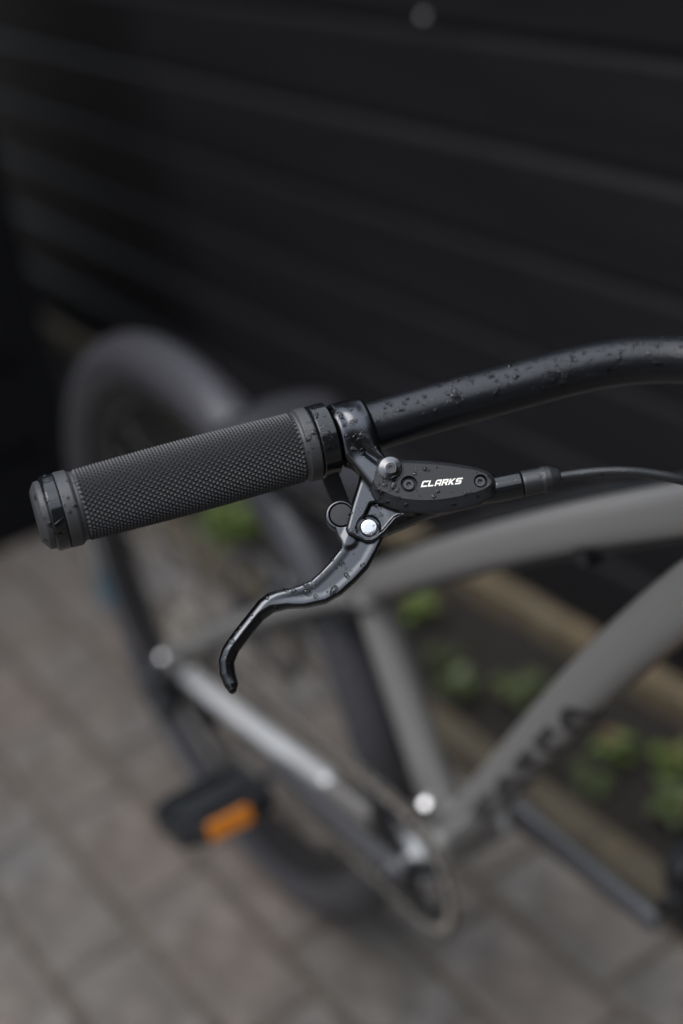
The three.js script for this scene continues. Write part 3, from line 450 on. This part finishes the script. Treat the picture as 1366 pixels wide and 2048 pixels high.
// the brake: its own axes, z towards its cover
const tilt = 0.17, BO = U(740, 1000, 0.745), BX = CX.clone(), BZ = CZ.clone().multiplyScalar(Math.cos(tilt)).addScaledVector(CY, Math.sin(tilt)), BY = BZ.clone().cross(BX).normalize();
const toLocal = (w) => { const d = w.clone().sub(BO); return [d.dot(BX) * 1000, d.dot(BY) * 1000, d.dot(BZ) * 1000]; };
const at = (px, py, h = 0) => { const d = U(px, py, 1).sub(EYE), t = (BO.clone().addScaledVector(BZ, h / 1000).sub(EYE).dot(BZ)) / d.dot(BZ); const l = toLocal(EYE.clone().addScaledVector(d, t)); return [l[0], l[1]]; };
const poly = (p, h) => p.map(([x, y]) => at(x, y, h));
const brake = group('brake_lever', bike); brake.position.copy(BO); brake.quaternion.setFromRotationMatrix(new THREE.Matrix4().makeBasis(BX, BY, BZ));
const C0 = toLocal(along(LEN + 5)), C1 = toLocal(along(LEN + 22.5));
{
  // cast perch: bar clamp, curved arm with a groove, pivot housing, cylinder body
  const ax = [C1[0] - C0[0], C1[1] - C0[1], C1[2] - C0[2]], al = Math.hypot(...ax), u = ax.map((q) => q / al);
  const armP = sdPoly(poly([[664, 838], [690, 826], [712, 826], [728, 838], [741, 867], [755, 893], [772, 914], [800, 935], [800, 960], [742, 975], [722, 950], [706, 930], [691, 911], [681, 880], [674, 858]], 8));
  const groove = segDist(poly([[688, 836], [697, 856], [711, 880], [733, 903], [752, 918], [766, 928]], 9));
  const hs = sdPoly(poly([[724, 945], [745, 930], [790, 960], [845, 1006], [828, 1027], [806, 1030], [789, 1044], [768, 1069], [748, 1084], [733, 1086], [712, 1077], [696, 1069], [691, 1058], [703, 1012]], 6));
  const pocket = sdPoly(poly([[741, 1008], [752, 1006], [806, 1026], [788, 1034], [764, 1062], [742, 1072], [716, 1066], [714, 1056], [724, 1044]], 6));
  const bd = sdPoly(poly([[752, 930], [800, 925], [870, 926], [930, 935], [975, 948], [996, 956], [996, 999], [978, 1004], [930, 1017], [870, 1032], [838, 1044], [800, 1060], [775, 1070], [752, 1000]], -2));
  const pv = at(738, 1054, 6);
  const web = sdPoly(poly([[684, 880], [700, 905], [730, 940], [745, 960], [722, 1000], [704, 1010], [722, 952], [700, 930], [690, 912]], 0));
  const f = (x, y, z) => {
    const dx = x - C0[0], dy = y - C0[1], dz = z - C0[2], t = dx * u[0] + dy * u[1] + dz * u[2], rad = Math.hypot(dx - t * u[0], dy - t * u[1], dz - t * u[2]);
    const cl = slab(rad - 15.8, t, 0, al, 2.4);
    const k = smooth(-2, 42, y), zc = lerp(3.6, C0[2] + 6.2, k), gv = groove(x, y), top = 2.3 * Math.exp(-gv * gv / 4.2) * smooth(zc - 2, zc + 4, z);
    let d = smin(cl, slab(armP(x, y), z, zc - 6.5, zc + 6.5, 2.8) + top, 6);
    const ht = slab(hs(x, y), z, -9, 7, 2.0);
    const pk = slab(pocket(x, y), z, 4.6, 14, 1.0), bore = slab(Math.hypot(x - pv[0], y - pv[1]) - 5.6, z, 2.6, 14, 0.4);
    let h = smax(ht, -pk, 1.4); h = smax(h, -bore, 0.5);
    d = smin(d, h, 2.2);
    d = smin(d, slab(bd(x, y), z, -10, 4.5, 3.5), 2.0);
    d = smin(d, slab(web(x, y), z, -7, 3, 2), 2);
    return d;
  };
  mesh('lever_body', nets(f, [-27, -26, -24], [66, 55, 24], 0.6), mat.cast, brake);
  // blade with its ear
  const outline = [[694, 1062], [687, 1078], [681, 1096], [658, 1125], [640, 1144], [622, 1160], [598, 1171], [573, 1177], [552, 1180], [536, 1185], [517, 1199], [497, 1224], [473, 1254], [455, 1278], [444, 1295], [436, 1320], [438, 1350], [447, 1372], [461, 1388], [470, 1384], [475, 1366], [469, 1344], [467, 1324], [476, 1303], [500, 1271], [526, 1239], [546, 1224], [576, 1216], [611, 1214], [652, 1205], [681, 1189], [710, 1163], [737, 1134], [754, 1104], [766, 1078], [760, 1050], [720, 1030]];
  const bl = sdPoly(poly(outline, 2)), earC = at(681, 1030, 3), neck = segDist(poly([[678, 1036], [690, 1068], [697, 1080]], 2)), tipC = at(455, 1340, 0), bend = at(545, 1190, 0);
  const wide = at(700, 1130, 2);
  const fb = (x, y, z) => {
    const far = smooth(bend[0] + 14, bend[0] - 6, x), zc = -1.2 - 3.0 * smooth(tipC[0] + 12, tipC[0], x) * smooth(tipC[1] + 14, tipC[1] - 8, y);
    const d2 = bl(x, y), r = lerp(1.7, 4.2, far), ht = lerp(4.8, 5.0, far);
    const dish = 0.25 * smooth(-2.2, -5.5, d2) * (1 - far) * smooth(0, 3, z);
    let d = slab(d2, z, zc - ht, zc + ht, r) + dish;
    const ear = slab(Math.min(Math.hypot(x - earC[0], y - earC[1]) - 7.3, neck(x, y) - 3.6), z, -4.5, 3.2, 1.3), sink = slab(Math.hypot(x - earC[0] - 0.4, y - earC[1]) - 5.7, z, 2.2, 9, 0.4);
    d = smin(d, smax(ear, -sink, 0.5), 2.5);
    return d;
  };
  mesh('lever_blade', nets(fb, [-78, -100, -13], [12, 4, 9], 0.55), mat.cast, brake);
  const knob = mesh('reach_knob', lathe(rounded([[0, 0], [5.3, 0], [5.3, 1.9], [0, 2.0]], 0.4).reverse().map(([a, b]) => [a / 1000, b / 1000]).reverse(), 48).rotateX(Math.PI / 2), mat.cover, brake); knob.position.set((earC[0] + 0.4) / 1000, earC[1] / 1000, 0.0015);
  const pin = mesh('pivot_pin', lathe(rounded([[0, -8], [4.3, -8], [4.3, 0.8], [3.7, 1.42], [2.2, 1.56], [0, 1.6]], 0.45).map(([a, b]) => [a / 1000, b / 1000]), 48).rotateX(Math.PI / 2), mat.polished, brake); pin.position.set(pv[0] / 1000, pv[1] / 1000, 0.0034); pin.rotation.set(0.0, 0.0, 0);
  // hinge tongue of the bar clamp, under the grip's inner end
  const tg = sdPoly(poly([[642, 952], [676, 940], [703, 1003], [690, 1014], [664, 1002]], -6)); mesh('clamp_hinge', nets((x, y, z) => slab(tg(x, y), z - 0.8 * (y - 12), -15, -9, 1.0), [-30, -10, -38], [0, 22, 2], 0.7), mat.black, brake);

  // cover: loft between a wide foot and the flat face
  const foot = [[757, 919], [790, 922], [832, 923], [880, 926], [925, 932], [958, 939], [981, 950], [991, 968], [986, 990], [965, 1006], [933, 1017], [900, 1023], [866, 1027], [835, 1027], [806, 1024], [785, 1019], [765, 1011], [749, 1001], [741, 985], [743, 962], [750, 935]];
  const face = [[761, 924], [790, 926], [832, 927], [880, 930], [925, 936], [956, 942], [975, 951], [983, 965], [976, 974], [958, 982], [930, 990], [900, 996], [866, 1000], [835, 1000], [806, 997], [786, 991], [769, 984], [755, 975], [748, 964], [750, 950], [755, 935]];
  const fine = (p, h) => { const c = new THREE.CatmullRomCurve3(poly(p, h).map(([x, y]) => V(x, y, 0)), true, 'centripetal'), o = []; for (let i = 0; i < 168; i++) { const v = c.getPoint(i / 168); o.push([v.x, v.y]); } return o; };
  const A = fine(foot, 5), B = fine(face, 11), rings = [[A, 0, 4.2], [A, 0, 7.0]]; for (let k = 0; k <= 6; k++) { const t = k / 6; rings.push([null, lerp(0.03, 0.93, t), lerp(7.5, 10.7, Math.pow(t, 0.9))]); } rings.push([null, 0.975, 10.95], [null, 1.0, 11.05], [null, 1.02, 11.08]);
  const pos = [], idx = [], n = 168, cen = at(860, 965, 11);
  rings.forEach(([, t, z]) => { for (let i = 0; i < n; i++) pos.push(lerp(A[i][0], B[i][0], t) / 1000, lerp(A[i][1], B[i][1], t) / 1000, z / 1000); });
  for (let k = 0; k < rings.length - 1; k++) for (let i = 0; i < n; i++) { const a = k * n + i, b = k * n + (i + 1) % n; idx.push(a, a + n, b, b, a + n, b + n); }
  // flat face with two counterbores: triangulated once
  const s1 = at(818, 968, 11), s2 = at(961, 962, 11), shape = new THREE.Shape(B.map(([x, y], i) => new THREE.Vector2(lerp(A[i][0], x, 1.02) / 1000, lerp(A[i][1], y, 1.02) / 1000)));
  for (const [sx, sy, r] of [[...s1, 4.0], [...s2, 3.2]]) { const h = new THREE.Path(); h.absarc(sx / 1000, sy / 1000, r / 1000, 0, Math.PI * 2, true); shape.holes.push(h); }
  const side = new THREE.BufferGeometry(); side.setAttribute('position', new THREE.Float32BufferAttribute(pos, 3)); side.setIndex(idx); side.computeVertexNormals(); side.setAttribute('uv', new THREE.Float32BufferAttribute(new Float32Array(pos.length / 3 * 2), 2));
  const flat = new THREE.ShapeGeometry(shape, 24).translate(0, 0, 0.01108);
  const gs = [side.toNonIndexed(), flat.toNonIndexed()];
  for (const [sx, sy, r] of [[...s1, 4.0], [...s2, 3.2]]) gs.push(lathe([[r / 1000, 0.01108], [(r - 0.1) / 1000, 0.0075], [0, 0.0075]].map(([a, b]) => [a, b]), 40).rotateX(Math.PI / 2).translate(sx / 1000, sy / 1000, 0).toNonIndexed());
  { const nm = side.attributes.normal; let q = 0; for (let i = 0; i < n; i++) q += nm.getZ((rings.length - 2) * n + i); if (q < 0) { gs[0] = (() => { const g = side.clone(); const ix = g.index.array; for (let i = 0; i < ix.length; i += 3) { const t = ix[i]; ix[i] = ix[i + 1]; ix[i + 1] = t; } g.computeVertexNormals(); return g.toNonIndexed(); })(); } }
  mesh('reservoir_cover', mergeGeometries(gs), mat.cover, brake);
  // screws
  const star = (r, dep) => { const s = new THREE.Shape(); s.absarc(0, 0, r, 0, Math.PI * 2); const h = new THREE.Path(); for (let i = 0; i <= 48; i++) { const a = -i / 48 * Math.PI * 2, q = r * 0.42 * (1 + 0.16 * Math.cos(a * 6)); i ? h.lineTo(Math.cos(a) * q, Math.sin(a) * q) : h.moveTo(q, 0); } s.holes.push(h); return new THREE.ExtrudeGeometry(s, { depth: dep, bevelEnabled: true, bevelSize: r * 0.08, bevelThickness: r * 0.08, bevelOffset: -r * 0.08, bevelSegments: 2, curveSegments: 32 }); };
  for (const [sx, sy, r] of [[...s1, 2.55], [...s2, 2.45]]) { const o = mesh('cover_screw', star(r / 1000, 0.0016), mat.darkSteel, brake); o.position.set(sx / 1000, sy / 1000, 0.0078); const c = mesh('screw_socket', lathe([[r * 0.5 / 1000, 0.0003], [0, 0.0003]]).rotateX(Math.PI / 2), mat.black, brake); c.position.set(sx / 1000, sy / 1000, 0.0078); }
  // cone headed bolt of the bar clamp
  const kb = at(781, 936, 13); const cone = mesh('clamp_bolt', lathe(rounded([[1.2, 1.6], [2.15, 1.6], [2.3, 2.45], [2.7, 2.4], [5.6, 1.1], [5.75, 0.5], [5.2, 0], [3, 0], [3, -6]], 0.2).map(([a, b]) => [a / 1000, b / 1000]).reverse(), 64).rotateX(Math.PI / 2), mat.gunmetal, brake); cone.position.set(kb[0] / 1000, kb[1] / 1000, 0.0112);
  const ks = mesh('bolt_socket', star(2.25 / 1000, 0.0007), mat.darkSteel, brake); ks.position.set(kb[0] / 1000, kb[1] / 1000, 0.0127); const ks2 = mesh('bolt_socket', lathe([[1.25 / 1000, 0], [0, 0]]).rotateX(Math.PI / 2), mat.black, brake); ks2.position.set(kb[0] / 1000, kb[1] / 1000, 0.01282);
  // washer rim under the bolt
  const wr = mesh('bolt_washer', lathe(rounded([[6.3, -3], [6.3, 0.3], [5.9, 0.6], [2.5, 0.6]], 0.25).map(([a, b]) => [a / 1000, b / 1000]), 48).rotateX(Math.PI / 2), mat.cast, brake); wr.position.set((kb[0] + 0.15) / 1000, (kb[1] - 0.3) / 1000, 0.0106);

  // printed name
  const Ls = {
    C: [[[0.16, 1], [1.12, 1], [1.12, 0.76], [0.28, 0.76], [0.27, 0.24], [1.08, 0.24], [1.08, 0], [0, 0], [0, 0.84]]],
    L: [[[0, 1], [0.27, 1], [0.27, 0.24], [1.0, 0.24], [1.0, 0], [0, 0]]],
    A: [[[0, 0], [0, 0.8], [0.2, 1], [1.06, 1], [1.06, 0], [0.79, 0], [0.79, 0.26], [0.27, 0.26], [0.27, 0]], [[0.27, 0.48], [0.79, 0.48], [0.79, 0.77], [0.27, 0.77]]],
    R: [[[0, 0], [0, 1], [0.92, 1], [1.07, 0.86], [1.07, 0.5], [0.86, 0.40], [1.1, 0], [0.79, 0], [0.57, 0.36], [0.27, 0.36], [0.27, 0]], [[0.27, 0.57], [0.79, 0.57], [0.79, 0.77], [0.27, 0.77]]],
    K: [[[0, 0], [0, 1], [0.27, 1], [0.27, 0.62], [0.74, 1], [1.12, 1], [0.52, 0.52], [1.04, 0], [0.66, 0], [0.27, 0.40], [0.27, 0]]],
    S: [[[0, 0], [0.92, 0], [1.07, 0.15], [1.07, 0.48], [0.92, 0.61], [0.28, 0.61], [0.28, 0.76], [1.12, 0.76], [1.12, 1], [0.15, 1], [0, 0.86], [0, 0.5], [0.13, 0.39], [0.79, 0.39], [0.79, 0.24], [0, 0.24]]],
  };
  const o0 = at(841.2, 974.6, 11.1), ox = at(921.5, 968.0, 11.1), oy = at(845.6, 962.0, 11.1), adv = 6.34, geos = [];
  [...'CLARKS'].forEach((c, i) => { const [o, h] = Ls[c], map = ([x, y]) => new THREE.Vector2((o0[0] + (ox[0] - o0[0]) * (x * 0.88 + i * 1.075) / adv + (oy[0] - o0[0]) * y) / 1000, (o0[1] + (ox[1] - o0[1]) * (x * 0.88 + i * 1.075) / adv + (oy[1] - o0[1]) * y) / 1000); const s = new THREE.Shape(o.map(map)); if (h) s.holes.push(new THREE.Path(h.map(map))); geos.push(new THREE.ExtrudeGeometry(s, { depth: 0.00012, bevelEnabled: false }).translate(0, 0, 0.01112)); });
  mesh('printed_name', mergeGeometries(geos), mat.print, brake).userData.label = 'pale slanted capital letters on the cover';

  // hose fitting, boot
  const fA = V(...at(972, 983, 0), 0).setZ(1).multiplyScalar(0.001), fB = V(...at(1120, 954, 0), 0).setZ(1).multiplyScalar(0.001), fd = fB.clone().sub(fA), fl = fd.length() * 1000;
  const turnedPart = (name, prof, m) => { const o = mesh(name, lathe(rounded(prof, 0.5).map(([a, b]) => [a / 1000, b / 1000]), 48), m, brake); o.position.copy(fA); o.quaternion.copy(UPQ(fd)); return o; };
  turnedPart('hose_fitting', [[0, 0], [6.0, 0], [6.3, 5], [6.4, 16.6], [5.8, 17.2], [0, 17.2]], mat.gloss);
  turnedPart('hose_boot', [[0, 17.5], [6.0, 17.5], [6.2, 18.5], [6.1, 26.5], [6.6, 28], [6.2, 31], [4.4, fl - 1.2], [3.4, fl], [0, fl]], mat.hose);
  const hp = [[1112, 957, 0.7505], [1122, 954.5, 0.7505], [1150, 950, 0.751], [1200, 944.5, 0.751], [1250, 943.5, 0.751], [1300, 948, 0.752], [1366, 960, 0.753], [1450, 985, 0.757]].map((q) => U(...q));
  hp.push(V(0.47, 0.845, 0.075), V(0.49, 0.80, 0.035), V(0.478, 0.74, 0.028)); mesh('brake_hose', loft(curve(hp, 80), [0.0026], 16, V(0, 1, 0)), mat.hose, bike);
}

// ---------------------------------------------------------------- rain beads on the bar, grip and brake
scene.updateMatrixWorld(true);
{
  const rc = new THREE.Raycaster(), dg = new THREE.SphereGeometry(1, 14, 10), mats = [], q = new THREE.Quaternion(), m4 = new THREE.Matrix4();
  const bar = bike.children.find((o) => o.name === 'handlebar'), hose = bike.children.find((o) => o.name === 'brake_hose');
  const targets = [bar, hose, ...brake.children, ...grip.children.filter((o) => o.name !== 'inner_sleeve')];
  for (const o of targets) { o.geometry.computeBoundingBox(); o.geometry.computeBoundingSphere(); }
  const put = (from, dir, list, rad, flat) => {
    rc.set(from, dir); const h = rc.intersectObjects(list, false)[0]; if (!h || !h.face) return null;
    const nrm = h.face.normal.clone().transformDirection(h.object.matrixWorld); if (nrm.dot(dir) > 0) nrm.negate(); if (nrm.y < -0.25) return null;
    const s = rad * 1.3, ex = rnd() < 0.15 ? rr(1.4, 2.0) : rr(0.75, 1.35), ey = rr(0.75, 1.2);
    q.setFromUnitVectors(V(0, 1, 0), nrm).multiply(new THREE.Quaternion().setFromAxisAngle(V(0, 1, 0), rr(0, 6.28)));
    m4.compose(h.point.clone().addScaledVector(nrm, -s * 0.08), q, V(s * ex, s * flat, s * ey)); mats.push(m4.clone()); return h;
  };
  const aim = (px, py, rad, list, flat = 0.6) => put(EYE, U(px, py, 1).sub(EYE).normalize(), list, rad, flat);
  const size = (a, b) => (a + (b - a) * Math.pow(rnd(), 2.8)) * 1.15 / 1000;
  const body = brake.children.filter((o) => ['lever_body', 'reservoir_cover', 'clamp_bolt', 'reach_knob', 'pivot_pin'].includes(o.name)), blade = brake.children.filter((o) => o.name === 'lever_blade');
  // handlebar: thick on its upper half
  for (let i = 0; i < 420; i++) { const x = rr(722, 1366), y0 = x < 1000 ? lerp(800, 725, (x - 720) / 280) : lerp(725, 668, smooth(1000, 1330, x)); aim(x, y0 + 2 + 62 * Math.pow(rnd(), 1.4), size(0.22, 1.0), [bar], rr(0.5, 0.75)); }
  for (let i = 0; i < 16; i++) { const x = 800 + 90 * rr(-1, 1) * rnd(); aim(x, 822 - (x - 800) * 0.26 + rr(-18, 12), size(0.35, 1.2), [bar], 0.5); }
  // clamp and arm
  for (let i = 0; i < 40; i++) { const t = rnd(); aim(lerp(660, 735, t) + rr(-14, 30), lerp(800, 905, t) + rr(-8, 10), size(0.3, 1.15), body, 0.5); }
  // cover, housing
  for (let i = 0; i < 95; i++) { const x = rr(748, 985), y = rr(925, 1012); if (x > 834 && x < 944 && y > 948 && y < 982) continue; aim(x, y, size(0.25, 1.15), body, 0.5); }
  for (let i = 0; i < 26; i++) aim(rr(660, 790), rr(1000, 1080), size(0.22, 0.8), body, 0.5);
  for (const [x, y, r] of [[748, 1052, 0.5], [742, 1067, 0.35], [731, 1066, 0.3], [770, 970, 0.9], [757, 968, 0.8], [795, 981, 0.9], [826, 982, 0.8], [830, 948, 0.9], [850, 938, 1], [869, 993, 0.9], [931, 987, 0.7], [710, 876, 1.1], [690, 850, 1.0], [712, 842, 1.0], [694, 873, 1.2], [712, 902, 1.3], [725, 908, 1.0], [708, 1060, 0.7]]) aim(x, y, r / 1000, body.concat(blade), 0.5);
  // blade
  for (const [x, y, r] of [[684, 1128, 1.0], [694, 1152, 1.15], [693, 1137, 0.6], [674, 1138, 0.45], [703, 1142, 0.4], [725, 1130, 0.9], [612, 1170, 1.3], [588, 1183, 1.0], [615, 1186, 1.2], [632, 1194, 0.9], [604, 1192, 0.4], [668, 1182, 1.6], [655, 1184, 0.6], [572, 1180, 0.7], [534, 1196, 0.8], [503, 1230, 0.6], [503, 1240, 0.4], [481, 1255, 0.6], [471, 1266, 0.6], [463, 1283, 1.0], [450, 1315, 0.6], [456, 1325, 0.5], [457, 1355, 0.7], [463, 1381, 1.3], [440, 1358, 0.9], [708, 1108, 0.5], [682, 1099, 0.6], [664, 1120, 0.8]]) aim(x, y, r / 1000, blade, 0.6);
  for (let i = 0; i < 30; i++) { const t = rnd(); aim(lerp(690, 445, t) + rr(-15, 25), lerp(1105, 1340, t) + rr(-20, 20), size(0.2, 0.5), blade, 0.6); }
  // hose and boot
  const fit = [hose, ...brake.children.filter((o) => /hose/.test(o.name))]; for (let i = 0; i < 60; i++) { const x = rr(995, 1366); aim(x, (x < 1120 ? 962 : 946) + rr(-22, 12), size(0.2, 0.6), fit, 0.55); }
  // grip: flanges and rings, and a few caught between the pyramids
  const smoothParts = grip.children.filter((o) => ['flange', 'lock_ring', 'end_cap'].includes(o.name)), sleeve = grip.children.filter((o) => o.name === 'knurled_sleeve');
  for (let i = 0; i < 60; i++) aim(rr(600, 668), rr(808, 905), size(0.25, 0.95), smoothParts, 0.5);
  for (let i = 0; i < 46; i++) aim(rr(62, 150), rr(945, 1070), size(0.22, 0.85), smoothParts, 0.5);
  for (const [cx, cy, n] of [[247, 953, 16], [390, 935, 22], [395, 915, 8], [585, 865, 20], [175, 980, 14], [315, 985, 10], [310, 905, 12], [520, 880, 6]]) for (let i = 0; i < n; i++) aim(cx + rr(-16, 16), cy + rr(-12, 12), size(0.25, 0.6), sleeve, 0.8);
  for (let i = 0; i < 6; i++) aim(88 + rr(-6, 6), 1081 + rr(-5, 5), size(0.4, 0.7), smoothParts, 0.7);
  const im = new THREE.InstancedMesh(dg, mat.waterTinted, mats.length); mats.forEach((m, i) => im.setMatrixAt(i, m)); im.name = 'rain_droplets'; im.castShadow = im.receiveShadow = true; scene.add(im); tag(im, 'rain droplets with shade tinted into them, beaded on the handlebar, grip and brake lever', 'droplets', null, 'stuff');
  console.log('C0', C0, 'drops', mats.length, 'LEN', LEN, 'BC', BC.toArray(), 'E0', E0.toArray());
}
renderer.render(scene, camera);
